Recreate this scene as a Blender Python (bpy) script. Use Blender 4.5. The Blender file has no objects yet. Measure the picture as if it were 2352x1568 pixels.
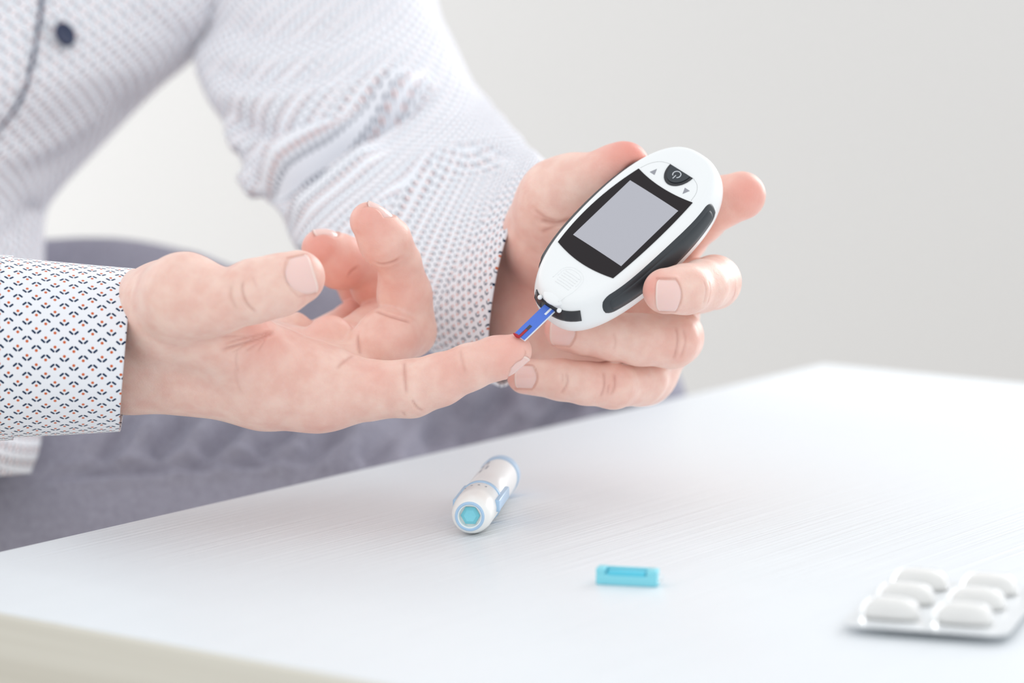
import bpy, bmesh, math, random
import numpy as np
from mathutils import Vector, Matrix
from mathutils.bvhtree import BVHTree

# ------------------------------------------------------------------ camera, world, lights, exposure
F = 7000.0                      # focal length in pixels of the 2352 x 1568 frame
CX, CY = 1176.0, 784.0
PITCH = math.atan(959.0 / F)
TABLE_Z = 0.45
CAM_Z = TABLE_Z + 0.253
D0 = 1320.0                     # reference depth in mm
scene = bpy.context.scene
C = scene.collection
CAM = Matrix.Translation((0, 0, CAM_Z)) @ Matrix.Rotation(math.pi / 2 - PITCH, 4, 'X')
cd = bpy.data.cameras.new('camera')
cam = bpy.data.objects.new('camera', cd)
C.objects.link(cam)
cam.matrix_world = CAM
cd.sensor_width = 36.0
cd.lens = F / 2352.0 * 36.0
cd.clip_start = 0.05
cd.dof.use_dof = True
cd.dof.focus_distance = 1.283
cd.dof.aperture_fstop = 5.0
scene.camera = cam

w = bpy.data.worlds.new('world')
scene.world = w
w.use_nodes = True
w.node_tree.nodes['Background'].inputs[0].default_value = (0.955, 0.977, 1.0, 1)
w.node_tree.nodes['Background'].inputs[1].default_value = 1.0


def area(name, loc, target, sx, sy, power, col):
    l = bpy.data.lights.new(name, 'AREA')
    l.shape = 'RECTANGLE'
    l.size, l.size_y, l.energy, l.color = sx, sy, power, col
    o = bpy.data.objects.new(name, l)
    C.objects.link(o)
    o.location = loc
    d = Vector(target) - Vector(loc)
    o.rotation_euler = d.to_track_quat('-Z', 'Y').to_euler()
    return o


area('window_light', (1.25, 2.75, 1.3), (0.5, 1.1, 1.0), 1.0, 1.4, 24, (0.98, 0.99, 1.0))
area('window_light', (-1.45, 2.4, 1.1), (-0.75, 3.1, 0.8), 0.8, 1.5, 22, (0.97, 0.985, 1.0))

vs = scene.view_settings
vs.view_transform = 'Standard'
vs.look = 'None'
vs.gamma = 1.0
vs.use_curve_mapping = False
vs.exposure = 0.16
scene.cycles.use_denoising = True

# ------------------------------------------------------------------ helpers
CM = np.array(CAM)


def P(px, py, dz=0.0):
    """pixel + depth offset (mm, away from the camera) -> camera space in mm (x right, y up, z towards the viewer)"""
    d = D0 + dz
    return np.array([(px - CX) / F * d, -(py - CY) / F * d, -d])


def mm(rpx, dz):
    return rpx * (D0 + dz) / F


def to_world(v):
    v = np.asarray(v, float).reshape(-1, 3) * 0.001
    return v @ CM[:3, :3].T + CM[:3, 3]


def W(p):
    return Vector(to_world(p)[0])


def on_plane(px, py, z):
    """world point where the ray through a pixel meets height z"""
    d = CM[:3, :3] @ np.array([(px - CX) / F, -(py - CY) / F, -1.0])
    t = (z - CM[2, 3]) / d[2]
    return Vector(CM[:3, 3] + d * t)


def mesh_np(name, v, f):
    me = bpy.data.meshes.new(name)
    v = np.asarray(v, np.float32)
    if isinstance(f, np.ndarray):
        n = len(f)
        me.vertices.add(len(v))
        me.vertices.foreach_set('co', v.ravel())
        me.loops.add(n * 4)
        me.loops.foreach_set('vertex_index', f.astype(np.int32).ravel())
        me.polygons.add(n)
        me.polygons.foreach_set('loop_start', np.arange(0, n * 4, 4, dtype=np.int32))
        me.update(calc_edges=True)
    else:
        me.from_pydata([tuple(map(float, q)) for q in v], [], f)
    me.validate()
    return me


def smooth(me, angle=None):
    for p in me.polygons:
        p.use_smooth = True
    if angle is not None:
        me.set_sharp_from_angle(angle=math.radians(angle))


def obj(name, me, mat, parent=None, sm=True, angle=None):
    o = bpy.data.objects.new(name, me)
    C.objects.link(o)
    if mat is not None:
        me.materials.clear()
        me.materials.append(mat)
    if sm:
        smooth(me, angle)
    if parent is not None:
        o.parent = parent
        o.matrix_parent_inverse = Matrix.Identity(4)
    return o


def empty(name, label, cat, mat=None, group=None):
    o = bpy.data.objects.new(name, None)
    C.objects.link(o)
    o.empty_display_size = 0.02
    if mat is not None:
        o.matrix_world = mat
    o['label'] = label
    o['category'] = cat
    if group:
        o['group'] = group
    return o


def bm_mesh(name, bm):
    bmesh.ops.recalc_face_normals(bm, faces=bm.faces)
    me = bpy.data.meshes.new(name)
    bm.to_mesh(me)
    bm.free()
    return me


def box_mesh(name, x0, x1, y0, y1, z0, z1, bevel=0.0, seg=3):
    bm = bmesh.new()
    bmesh.ops.create_cube(bm, size=1)
    for v in bm.verts:
        v.co = Vector((x0 if v.co.x < 0 else x1, y0 if v.co.y < 0 else y1, z0 if v.co.z < 0 else z1))
    if bevel > 0:
        bmesh.ops.bevel(bm, geom=list(bm.edges), offset=bevel, segments=seg, profile=0.5, affect='EDGES')
    return bm_mesh(name, bm)


def lathe_mesh(name, prof, n=48, close=True):
    """prof: (radius, x) pairs, turned around the x axis"""
    v, f = [], []
    for r, x in prof:
        for k in range(n):
            a = 2 * math.pi * k / n
            v.append((x, r * math.cos(a), r * math.sin(a)))
    m = len(prof)
    for i in range(m - 1):
        for k in range(n):
            k2 = (k + 1) % n
            f.append((i * n + k, i * n + k2, (i + 1) * n + k2, (i + 1) * n + k))
    if close:
        f.append(tuple(range(n - 1, -1, -1)))
        f.append(tuple((m - 1) * n + k for k in range(n)))
    me = bpy.data.meshes.new(name)
    me.from_pydata(v, [], f)
    bm = bmesh.new()
    bm.from_mesh(me)
    bmesh.ops.recalc_face_normals(bm, faces=bm.faces)
    bm.to_mesh(me)
    bm.free()
    return me


def tube_np(pts, r, n=8):
    """closed-ended tube along a polyline (mm); r scalar or list"""
    pts = np.asarray(pts, float)
    m = len(pts)
    r = np.full(m, r) if np.isscalar(r) else np.asarray(r, float)
    tang = np.gradient(pts, axis=0)
    tang /= np.linalg.norm(tang, axis=1, keepdims=True) + 1e-9
    ref = np.array([0.13, 0.31, 0.94])
    v, f = [], []
    for i in range(m):
        a = np.cross(tang[i], ref)
        a /= np.linalg.norm(a) + 1e-9
        b = np.cross(tang[i], a)
        for k in range(n):
            t = 2 * math.pi * k / n
            v.append(pts[i] + r[i] * (a * math.cos(t) + b * math.sin(t)))
    for i in range(m - 1):
        for k in range(n):
            k2 = (k + 1) % n
            f.append((i * n + k, i * n + k2, (i + 1) * n + k2, (i + 1) * n + k))
    f.append(tuple(range(n - 1, -1, -1)))
    f.append(tuple((m - 1) * n + k for k in range(n)))
    return np.array(v), f


def catmull(pts, n):
    """resample a list of vectors with a Catmull-Rom spline to n points"""
    p = np.asarray(pts, float)
    m = len(p)
    ext = np.vstack([2 * p[0] - p[1], p, 2 * p[-1] - p[-2]])
    t = np.linspace(0, m - 1 - 1e-6, n)
    i = t.astype(int)
    u = (t - i)[:, None]
    p0, p1, p2, p3 = ext[i], ext[i + 1], ext[i + 2], ext[i + 3]
    return 0.5 * (2 * p1 + (p2 - p0) * u + (2 * p0 - 5 * p1 + 4 * p2 - p3) * u ** 2 + (3 * p1 - p0 - 3 * p2 + p3) * u ** 3)


# ------------------------------------------------------------------ materials
def mat(name, col, rough=0.5, **kw):
    m = bpy.data.materials.new(name)
    m.use_nodes = True
    b = m.node_tree.nodes['Principled BSDF']
    b.inputs['Base Color'].default_value = (*col, 1)
    b.inputs['Roughness'].default_value = rough
    for k, v in kw.items():
        b.inputs[k.replace('_', ' ')].default_value = v
    return m


def nd(m, t, **kw):
    n = m.node_tree.nodes.new(t)
    for k, v in kw.items():
        setattr(n, k, v)
    return n


def lk(m, a, b):
    m.node_tree.links.new(a, b)


def srgb(r, g, b):
    f = lambda c: (c / 255 / 12.92) if c / 255 <= 0.04045 else ((c / 255 + 0.055) / 1.055) ** 2.4
    return (f(r), f(g), f(b))


def skin_material():
    m = mat('skin', (0.8, 0.5, 0.4), 0.42)
    b = m.node_tree.nodes['Principled BSDF']
    b.inputs['Subsurface Weight'].default_value = 0.25
    b.inputs['Subsurface Radius'].default_value = (1.0, 0.35, 0.2)
    b.inputs['Subsurface Scale'].default_value = 0.0035
    b.inputs['Specular IOR Level'].default_value = 0.35
    at = nd(m, 'ShaderNodeAttribute', attribute_name='tone')
    tc = nd(m, 'ShaderNodeTexCoord')
    n1 = nd(m, 'ShaderNodeTexNoise')
    n1.inputs['Scale'].default_value = 130
    n1.inputs['Detail'].default_value = 6
    lk(m, tc.outputs['Object'], n1.inputs['Vector'])
    sep = nd(m, 'ShaderNodeSeparateColor')
    lk(m, at.outputs['Color'], sep.inputs[0])
    mx1 = nd(m, 'ShaderNodeMix', data_type='RGBA')
    mx1.inputs['A'].default_value = (*srgb(243, 209, 195), 1)
    mx1.inputs['B'].default_value = (*srgb(236, 193, 179), 1)
    r = nd(m, 'ShaderNodeMapRange')
    r.inputs['From Min'].default_value = 0.36
    r.inputs['From Max'].default_value = 0.65
    lk(m, n1.outputs['Fac'], r.inputs['Value'])
    lk(m, r.outputs['Result'], mx1.inputs['Factor'])
    mx2 = nd(m, 'ShaderNodeMix', data_type='RGBA')
    mx2.inputs['B'].default_value = (*srgb(232, 152, 138), 1)
    lk(m, mx1.outputs['Result'], mx2.inputs['A'])
    lk(m, sep.outputs[0], mx2.inputs['Factor'])
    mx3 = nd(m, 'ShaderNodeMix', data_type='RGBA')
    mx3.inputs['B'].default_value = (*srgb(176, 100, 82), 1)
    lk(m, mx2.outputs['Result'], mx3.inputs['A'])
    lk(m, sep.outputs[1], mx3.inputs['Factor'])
    lk(m, mx3.outputs['Result'], b.inputs['Base Color'])
    # fine skin relief
    vo = nd(m, 'ShaderNodeTexVoronoi', feature='DISTANCE_TO_EDGE')
    vo.inputs['Scale'].default_value = 900
    n2 = nd(m, 'ShaderNodeTexNoise')
    n2.inputs['Scale'].default_value = 500
    n2.inputs['Detail'].default_value = 3
    lk(m, tc.outputs['Object'], n2.inputs['Vector'])
    lk(m, tc.outputs['Object'], vo.inputs['Vector'])
    ad = nd(m, 'ShaderNodeMath', operation='MULTIPLY_ADD')
    ad.inputs[1].default_value = 0.5
    lk(m, vo.outputs['Distance'], ad.inputs[0])
    lk(m, n2.outputs['Fac'], ad.inputs[2])
    bu = nd(m, 'ShaderNodeBump')
    bu.inputs['Strength'].default_value = 0.32
    bu.inputs['Distance'].default_value = 0.0004
    lk(m, ad.outputs[0], bu.inputs['Height'])
    lk(m, bu.outputs[0], b.inputs['Normal'])
    return m


def shirt_material():
    """white cotton printed with small navy chevrons and orange dots; UV in millimetres"""
    m = mat('shirt_cotton', (0.9, 0.9, 0.9), 0.85)
    b = m.node_tree.nodes['Principled BSDF']
    b.inputs['Specular IOR Level'].default_value = 0.1
    uv = nd(m, 'ShaderNodeUVMap')
    sp = nd(m, 'ShaderNodeSeparateXYZ')
    lk(m, uv.outputs[0], sp.inputs[0])

    def M(op, a, b_=None, c=None):
        n = nd(m, 'ShaderNodeMath', operation=op)
        for i, x in enumerate((a, b_, c)):
            if x is None:
                continue
            if isinstance(x, (int, float)):
                n.inputs[i].default_value = x
            else:
                lk(m, x, n.inputs[i])
        return n.outputs[0]
    u = M('MULTIPLY', sp.outputs[0], 1 / 3.85)
    v = M('MULTIPLY', sp.outputs[1], 1 / 3.7)
    p = M('MULTIPLY', M('ADD', u, v), 0.5)
    q = M('MULTIPLY', M('SUBTRACT', u, v), 0.5)
    p0 = M('ROUND', p)
    q0 = M('ROUND', q)
    par = M('FLOORED_MODULO', q0, 2.0)
    sgn = M('SUBTRACT', 1.0, M('MULTIPLY', par, 2.0))
    dx = M('ABSOLUTE', M('SUBTRACT', u, M('ADD', p0, q0)))
    dy = M('MULTIPLY', M('SUBTRACT', v, M('SUBTRACT', p0, q0)), sgn)
    # orange dot
    dd = M('SQRT', M('ADD', M('POWER', dx, 2.0), M('POWER', M('SUBTRACT', dy, 0.22), 2.0)))
    dot = M('LESS_THAN', dd, 0.165)
    # navy stroke: capsule from (.13,-.27) to (.40,-.02)
    ax, ay, bx_, by_ = 0.15, -0.27, 0.42, -0.03
    ex, ey = bx_ - ax, by_ - ay
    L2 = ex * ex + ey * ey
    qx = M('SUBTRACT', dx, ax)
    qy = M('SUBTRACT', dy, ay)
    t = M('MULTIPLY', M('ADD', M('MULTIPLY', qx, ex), M('MULTIPLY', qy, ey)), 1 / L2)
    t = M('MINIMUM', M('MAXIMUM', t, 0.0), 1.0)
    rx = M('SUBTRACT', qx, M('MULTIPLY', t, ex))
    ry = M('SUBTRACT', qy, M('MULTIPLY', t, ey))
    ds = M('SQRT', M('ADD', M('POWER', rx, 2.0), M('POWER', ry, 2.0)))
    st = M('LESS_THAN', ds, 0.115)
    m1 = nd(m, 'ShaderNodeMix', data_type='RGBA')
    m1.inputs['A'].default_value = (*srgb(240, 242, 247), 1)
    m1.inputs['B'].default_value = (*srgb(208, 104, 62), 1)
    lk(m, dot, m1.inputs['Factor'])
    m2 = nd(m, 'ShaderNodeMix', data_type='RGBA')
    m2.inputs['B'].default_value = (*srgb(34, 54, 84), 1)
    lk(m, m1.outputs['Result'], m2.inputs['A'])
    lk(m, st, m2.inputs['Factor'])
    lk(m, m2.outputs['Result'], b.inputs['Base Color'])
    # weave
    wv = nd(m, 'ShaderNodeTexNoise')
    wv.inputs['Scale'].default_value = 2.2
    lk(m, uv.outputs[0], wv.inputs['Vector'])
    bu = nd(m, 'ShaderNodeBump')
    bu.inputs['Strength'].default_value = 0.15
    bu.inputs['Distance'].default_value = 0.0004
    lk(m, wv.outputs['Fac'], bu.inputs['Height'])
    lk(m, bu.outputs[0], b.inputs['Normal'])
    return m


def trousers_material():
    m = mat('trouser_cloth', srgb(132, 130, 142), 0.9)
    b = m.node_tree.nodes['Principled BSDF']
    b.inputs['Specular IOR Level'].default_value = 0.1
    tc = nd(m, 'ShaderNodeTexCoord')
    n1 = nd(m, 'ShaderNodeTexNoise')
    n1.inputs['Scale'].default_value = 420
    n1.inputs['Detail'].default_value = 3
    lk(m, tc.outputs['Object'], n1.inputs['Vector'])
    mx = nd(m, 'ShaderNodeMix', data_type='RGBA')
    mx.inputs['A'].default_value = (*srgb(130, 128, 141), 1)
    mx.inputs['B'].default_value = (*srgb(178, 177, 191), 1)
    lk(m, n1.outputs['Fac'], mx.inputs['Factor'])
    lk(m, mx.outputs['Result'], b.inputs['Base Color'])
    return m


def table_material():
    m = mat('white_wood_paint', srgb(235, 239, 242), 0.36)
    b = m.node_tree.nodes['Principled BSDF']
    b.inputs['Specular IOR Level'].default_value = 0.3
    tc = nd(m, 'ShaderNodeTexCoord')
    mp = nd(m, 'ShaderNodeMapping')
    mp.inputs['Scale'].default_value = (5, 520, 5)
    lk(m, tc.outputs['Object'], mp.inputs['Vector'])
    n1 = nd(m, 'ShaderNodeTexNoise')
    n1.inputs['Scale'].default_value = 1
    n1.inputs['Detail'].default_value = 3
    n1.inputs['Distortion'].default_value = 0.3
    lk(m, mp.outputs[0], n1.inputs['Vector'])
    bu = nd(m, 'ShaderNodeBump')
    bu.inputs['Strength'].default_value = 0.8
    bu.inputs['Distance'].default_value = 0.0009
    lk(m, n1.outputs['Fac'], bu.inputs['Height'])
    lk(m, bu.outputs[0], b.inputs['Normal'])
    return m


def edge_material():
    m = mat('beige_wood', srgb(214, 210, 198), 0.6)
    b = m.node_tree.nodes['Principled BSDF']
    tc = nd(m, 'ShaderNodeTexCoord')
    mp = nd(m, 'ShaderNodeMapping')
    mp.inputs['Scale'].default_value = (2, 2, 120)
    lk(m, tc.outputs['Object'], mp.inputs['Vector'])
    n1 = nd(m, 'ShaderNodeTexNoise')
    n1.inputs['Scale'].default_value = 1
    n1.inputs['Detail'].default_value = 3
    lk(m, mp.outputs[0], n1.inputs['Vector'])
    mx = nd(m, 'ShaderNodeMix', data_type='RGBA')
    mx.inputs['A'].default_value = (*srgb(196, 190, 176), 1)
    mx.inputs['B'].default_value = (*srgb(226, 223, 212), 1)
    lk(m, n1.outputs['Fac'], mx.inputs['Factor'])
    lk(m, mx.outputs['Result'], b.inputs['Base Color'])
    return m


MT = {
    'skin': skin_material(),
    'nail': mat('nail_plate', srgb(240, 204, 196), 0.25, Subsurface_Weight=0.2, Subsurface_Scale=0.002, Coat_Weight=0.25),
    'nail_tip': mat('nail_free_edge', srgb(242, 214, 204), 0.3),
    'shirt': shirt_material(),
    'trousers': trousers_material(),
    'seam': mat('navy_thread', srgb(88, 94, 114), 0.9),
    'button': mat('navy_button', srgb(36, 48, 80), 0.32),
    'table': table_material(),
    'edge': edge_material(),
    'wall': mat('wall_paint', srgb(201, 200, 199), 0.9),
    'floor': mat('floor_vinyl', srgb(205, 200, 192), 0.6),
    'white': mat('white_plastic', srgb(240, 242, 242), 0.3),
    'black': mat('black_rubber', srgb(46, 52, 57), 0.42),
    'blackg': mat('black_gloss', srgb(38, 40, 44), 0.12),
    'glass': mat('screen_glass', srgb(28, 21, 24), 0.05, Specular_IOR_Level=0.28),
    'lcd': mat('lcd_panel', srgb(176, 176, 184), 0.12, Specular_IOR_Level=0.8),
    'greyp': mat('grey_print', srgb(150, 151, 158), 0.5),
    'line': mat('seam_grey', srgb(196, 198, 198), 0.6),
    'icon': mat('pale_icon', srgb(206, 210, 214), 0.5),
    'blue': mat('strip_blue', srgb(74, 116, 214), 0.4),
    'stripw': mat('strip_white', srgb(232, 236, 242), 0.5),
    'dark': mat('strip_channel', srgb(62, 64, 76), 0.5),
    'blood': mat('blood_red', srgb(176, 20, 42), 0.12),
    'cyan': mat('cyan_plastic', srgb(136, 218, 232), 0.35),
    'cyand': mat('deep_cyan_plastic', srgb(90, 204, 228), 0.35),
    'paleblue': mat('pale_blue_plastic', srgb(176, 208, 236), 0.3),
    'frost': mat('milky_plastic', srgb(246, 247, 244), 0.3),
    'print': mat('grey_lettering', srgb(176, 180, 186), 0.6),
    'foil': mat('silver_foil', srgb(232, 235, 237), 0.28, Metallic=0.2),
    'clear': mat('clear_blister', (1, 1, 1), 0.05, Transmission_Weight=1.0, IOR=1.12),
    'pill': mat('white_tablet', srgb(247, 246, 243), 0.55),
}

# ------------------------------------------------------------------ the room
def plane_mesh(name, pts):
    me = bpy.data.meshes.new(name)
    me.from_pydata(pts, [], [(0, 1, 2, 3)])
    return me


WALL_Y = 3.1
o = obj('floor', box_mesh('floor', -3.2, 2.4, -1.0, WALL_Y, -0.05, 0.0), MT['floor'], sm=False)
o['kind'] = 'structure'
o = obj('wall_back', box_mesh('wall_back', -3.2, 2.4, WALL_Y, WALL_Y + 0.1, -0.05, 2.7), MT['wall'], sm=False)
o['kind'] = 'structure'

# ------------------------------------------------------------------ the table
far = on_plane(1890, 836, TABLE_Z)
left = on_plane(-350, 1345, TABLE_Z)
ax = (far - left).normalized()                     # along the edge in front of the person
ay = Vector((ax.y, -ax.x, 0))                      # along the beige front edge, towards the camera's right
LEN_A = (far - left).length
LEN_B = 1.25
tm = Matrix.Identity(4)
tm.col[0][:3] = ax
tm.col[1][:3] = -ay
tm.col[2][:3] = (0, 0, 1)
tm.translation = (left.x, left.y, 0)
table = empty('coffee_table', 'white painted wooden table with beige front edge in the foreground', 'table', tm)
TH = 0.042
o = obj('table_top', box_mesh('table_top', 0.004, LEN_A, -LEN_B, 0, TABLE_Z - TH, TABLE_Z, 0.0012, 2), MT['table'], table, angle=40)
o = obj('edge_band', box_mesh('edge_band', 0.0, 0.004, -LEN_B, 0, TABLE_Z - TH, TABLE_Z - 0.0006, 0.0008, 2), MT['edge'], table, angle=40)
o['label'] = 'beige wood edge band'
leg_me = box_mesh('leg', -0.025, 0.025, -0.025, 0.025, 0, TABLE_Z - TH, 0.003, 2)
for x, y in ((0.05, -0.05), (LEN_A - 0.05, -0.05), (0.05, -LEN_B + 0.05), (LEN_A - 0.05, -LEN_B + 0.05)):
    o = obj('leg', leg_me, MT['table'], table, angle=40)
    o.location = (x, y, 0)

# ------------------------------------------------------------------ signed distance modelling
class Grid:
    def __init__(s, lo, hi, h):
        s.lo = np.asarray(lo, float)
        s.h = h
        s.n = np.ceil((np.asarray(hi) - s.lo) / h).astype(int) + 1
        s.ax = [(s.lo[i] + h * np.arange(s.n[i])).astype(np.float32) for i in range(3)]

    def field(s):
        return np.full(s.n, 60.0, np.float32)

    def box(s, lo, hi):
        a = np.clip(np.floor((np.asarray(lo) - s.lo) / s.h).astype(int), 0, s.n)
        b = np.clip(np.ceil((np.asarray(hi) - s.lo) / s.h).astype(int) + 1, 0, s.n)
        return tuple(slice(int(i), int(j)) for i, j in zip(a, b))

    def coords(s, sl):
        return (s.ax[0][sl[0]][:, None, None], s.ax[1][sl[1]][None, :, None], s.ax[2][sl[2]][None, None, :])


def smin(a, b, k):
    h = np.maximum(k - np.abs(a - b), 0)
    return np.minimum(a, b) - h * h / (4 * k)


def add_cone(g, D, a, b, r1, r2, k=4.0):
    m = k + 6
    lo = np.minimum(a - r1, b - r2) - m
    hi = np.maximum(a + r1, b + r2) + m
    sl = g.box(lo, hi)
    X, Y, Z = g.coords(sl)
    if 0 in (X.size, Y.size, Z.size):
        return
    ba = b - a
    L2 = float(ba @ ba) + 1e-9
    t = ((X - a[0]) * ba[0] + (Y - a[1]) * ba[1] + (Z - a[2]) * ba[2]) / L2
    t = np.clip(t, 0, 1).astype(np.float32)
    d = np.sqrt((X - a[0] - t * ba[0]) ** 2 + (Y - a[1] - t * ba[1]) ** 2 + (Z - a[2] - t * ba[2]) ** 2)
    d -= r1 + (r2 - r1) * t
    D[sl] = smin(D[sl], d.astype(np.float32), k)


def add_ell(g, D, c, axes, k=4.0):
    """ellipsoid: axes = three perpendicular vectors with lengths"""
    axes = [np.asarray(q, float) for q in axes]
    R = max(np.linalg.norm(q) for q in axes)
    sl = g.box(c - R - k - 6, c + R + k + 6)
    X, Y, Z = g.coords(sl)
    if 0 in (X.size, Y.size, Z.size):
        return
    k0 = 0
    k1 = 0
    for q in axes:
        L = np.linalg.norm(q)
        e = q / L
        u = (X - c[0]) * e[0] + (Y - c[1]) * e[1] + (Z - c[2]) * e[2]
        k0 = k0 + (u / L) ** 2
        k1 = k1 + (u / L ** 2) ** 2
    k0 = np.sqrt(k0)
    k1 = np.sqrt(k1) + 1e-6
    d = k0 * (k0 - 1) / k1
    D[sl] = smin(D[sl], d.astype(np.float32), k)


def surface_nets(D, g):
    S = D < 0
    nx, ny, nz = D.shape
    cs = S[:-1, :-1, :-1].astype(np.uint8)
    tot = np.zeros((nx - 1, ny - 1, nz - 1), np.uint8)
    for i in (0, 1):
        for j in (0, 1):
            for k in (0, 1):
                tot += S[i:nx - 1 + i, j:ny - 1 + j, k:nz - 1 + k]
    act = (tot > 0) & (tot < 8)
    I, J, K = np.nonzero(act)
    vid = np.full(act.shape, -1, np.int32)
    vid[I, J, K] = np.arange(len(I))
    cor = {}
    for i in (0, 1):
        for j in (0, 1):
            for k in (0, 1):
                cor[i, j, k] = D[I + i, J + j, K + k].astype(np.float64)
    acc = np.zeros((len(I), 3))
    cnt = np.zeros(len(I))
    for c0 in cor:
        for axn in range(3):
            if c0[axn]:
                continue
            c1 = list(c0)
            c1[axn] = 1
            c1 = tuple(c1)
            a, b = cor[c0], cor[c1]
            msk = (a < 0) != (b < 0)
            t = np.where(msk, a / np.where(msk, a - b, 1), 0)
            pt = np.tile(np.array(c0, float), (len(I), 1))
            pt[:, axn] += t
            acc += pt * msk[:, None]
            cnt += msk
    V = g.lo + g.h * (np.stack([I, J, K], 1) + acc / cnt[:, None])
    faces = []
    for axn in range(3):
        sa = [slice(None)] * 3
        sb = [slice(None)] * 3
        sa[axn] = slice(0, -1)
        sb[axn] = slice(1, None)
        A, B = S[tuple(sa)], S[tuple(sb)]
        idx = np.stack(np.nonzero(A != B), 1)
        o1, o2 = (axn + 1) % 3, (axn + 2) % 3
        ok = (idx[:, o1] > 0) & (idx[:, o2] > 0) & (idx[:, o1] < D.shape[o1] - 1) & (idx[:, o2] < D.shape[o2] - 1)
        idx = idx[ok]
        ins = A[tuple(idx.T)]
        q = []
        for d1, d2 in ((-1, -1), (0, -1), (0, 0), (-1, 0)):
            c = idx.copy()
            c[:, o1] += d1
            c[:, o2] += d2
            q.append(vid[tuple(c.T)])
        q = np.stack(q, 1)
        q[~ins] = q[~ins][:, ::-1]
        faces.append(q)
    Fc = np.concatenate(faces)
    Fc = Fc[(Fc >= 0).all(1)]
    return V, Fc


def vnormals(V, Fc):
    a, b, c, d = (V[Fc[:, i]] for i in range(4))
    n = np.cross(c - a, d - b)
    N = np.zeros_like(V)
    for i in range(4):
        np.add.at(N, Fc[:, i], n)
    return N / (np.linalg.norm(N, axis=1, keepdims=True) + 1e-12)


def relax(V, Fc, it=2, lam=0.5):
    for _ in range(it):
        S = np.zeros_like(V)
        n = np.zeros(len(V))
        for i in range(4):
            j = Fc[:, (i + 1) % 4]
            np.add.at(S, Fc[:, i], V[j])
            np.add.at(n, Fc[:, i], 1)
            np.add.at(S, j, V[Fc[:, i]])
            np.add.at(n, j, 1)
        V = V + lam * (S / np.maximum(n, 1)[:, None] - V)
    return V


def joint(t, off):
    px, py, dz, r = t
    return P(px, py, dz + off), mm(r, dz + off)


def build_hand(lo, hi, h, off, arm, palm, fingers, pads, kp=14.0, carve=None):
    """lo, hi: camera-space box; arm/palm/pads: lists of cones; fingers: list of joint chains whose first joint is the knuckle"""
    g = Grid(lo, hi, h)
    D = g.field()
    for a, b in arm + palm:
        (pa, ra), (pb, rb) = joint(a, off), joint(b, off)
        add_cone(g, D, pa, pb, ra, rb, kp)
    for c, r3, k in pads:
        pc = P(c[0], c[1], c[2] + off)
        add_ell(g, D, pc, r3, k)
    for ch, kroot in fingers:
        segs = ch if isinstance(ch[0], list) else [ch]
        segs = [[joint(c, off) for c in sg] for sg in segs]
        J = [q for sg in segs for q in sg]
        lo2 = np.min([p - r for p, r in J], 0) - 14
        hi2 = np.max([p + r for p, r in J], 0) + 14
        sl = g.box(lo2, hi2)
        gs = Grid.__new__(Grid)
        gs.h = g.h
        gs.ax = [g.ax[i][sl[i]] for i in range(3)]
        gs.n = np.array([len(q) for q in gs.ax])
        gs.lo = np.array([q[0] for q in gs.ax], float)
        Fd = gs.field()
        for sg in segs:                       # each phalanx swells on its own, so that the joints fold between them
            Sd = gs.field()
            for (pa, ra), (pb, rb) in zip(sg[:-1], sg[1:]):
                add_cone(gs, Sd, pa, pb, ra, rb, 3.0)
            Fd = smin(Fd, Sd, 1.3)
        X, Y, Z = gs.coords((slice(None),) * 3)
        m = J[0][0]
        R = J[0][1]
        dist = np.sqrt((X - m[0]) ** 2 + (Y - m[1]) ** 2 + (Z - m[2]) ** 2)
        wgt = np.clip((R * 2.2 - dist) / (R * 1.0), 0, 1)
        k = 0.9 + (kroot - 0.9) * wgt * wgt * (3 - 2 * wgt)
        D[sl] = smin(D[sl], Fd, k.astype(np.float32))
    if carve is not None:
        carve(g, D)
    # open end(s) are hidden in the sleeve; close the box border
    D[0], D[-1], D[:, 0], D[:, -1], D[:, :, 0], D[:, :, -1] = 5, 5, 5, 5, 5, 5
    V, Fc = surface_nets(D, g)
    V = relax(V, Fc, 3, 0.5)
    return V, Fc


def bvh_of(V, Fc):
    return BVHTree.FromPolygons([Vector(v) for v in V], [tuple(map(int, f)) for f in Fc])


def pix_hit(bvh, px, py):
    d = Vector(P(px, py)).normalized()
    h = bvh.ray_cast(Vector((0, 0, 0)), d)
    return None if h[0] is None else np.array(h[0])


def seg_dist(V, pts):
    """distance of each vertex to a 3D polyline"""
    best = np.full(len(V), 1e9)
    for a, b in zip(pts[:-1], pts[1:]):
        ba = b - a
        t = np.clip(((V - a) @ ba) / (ba @ ba + 1e-9), 0, 1)
        best = np.minimum(best, np.linalg.norm(V - a - t[:, None] * ba, axis=1))
    return best


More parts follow.
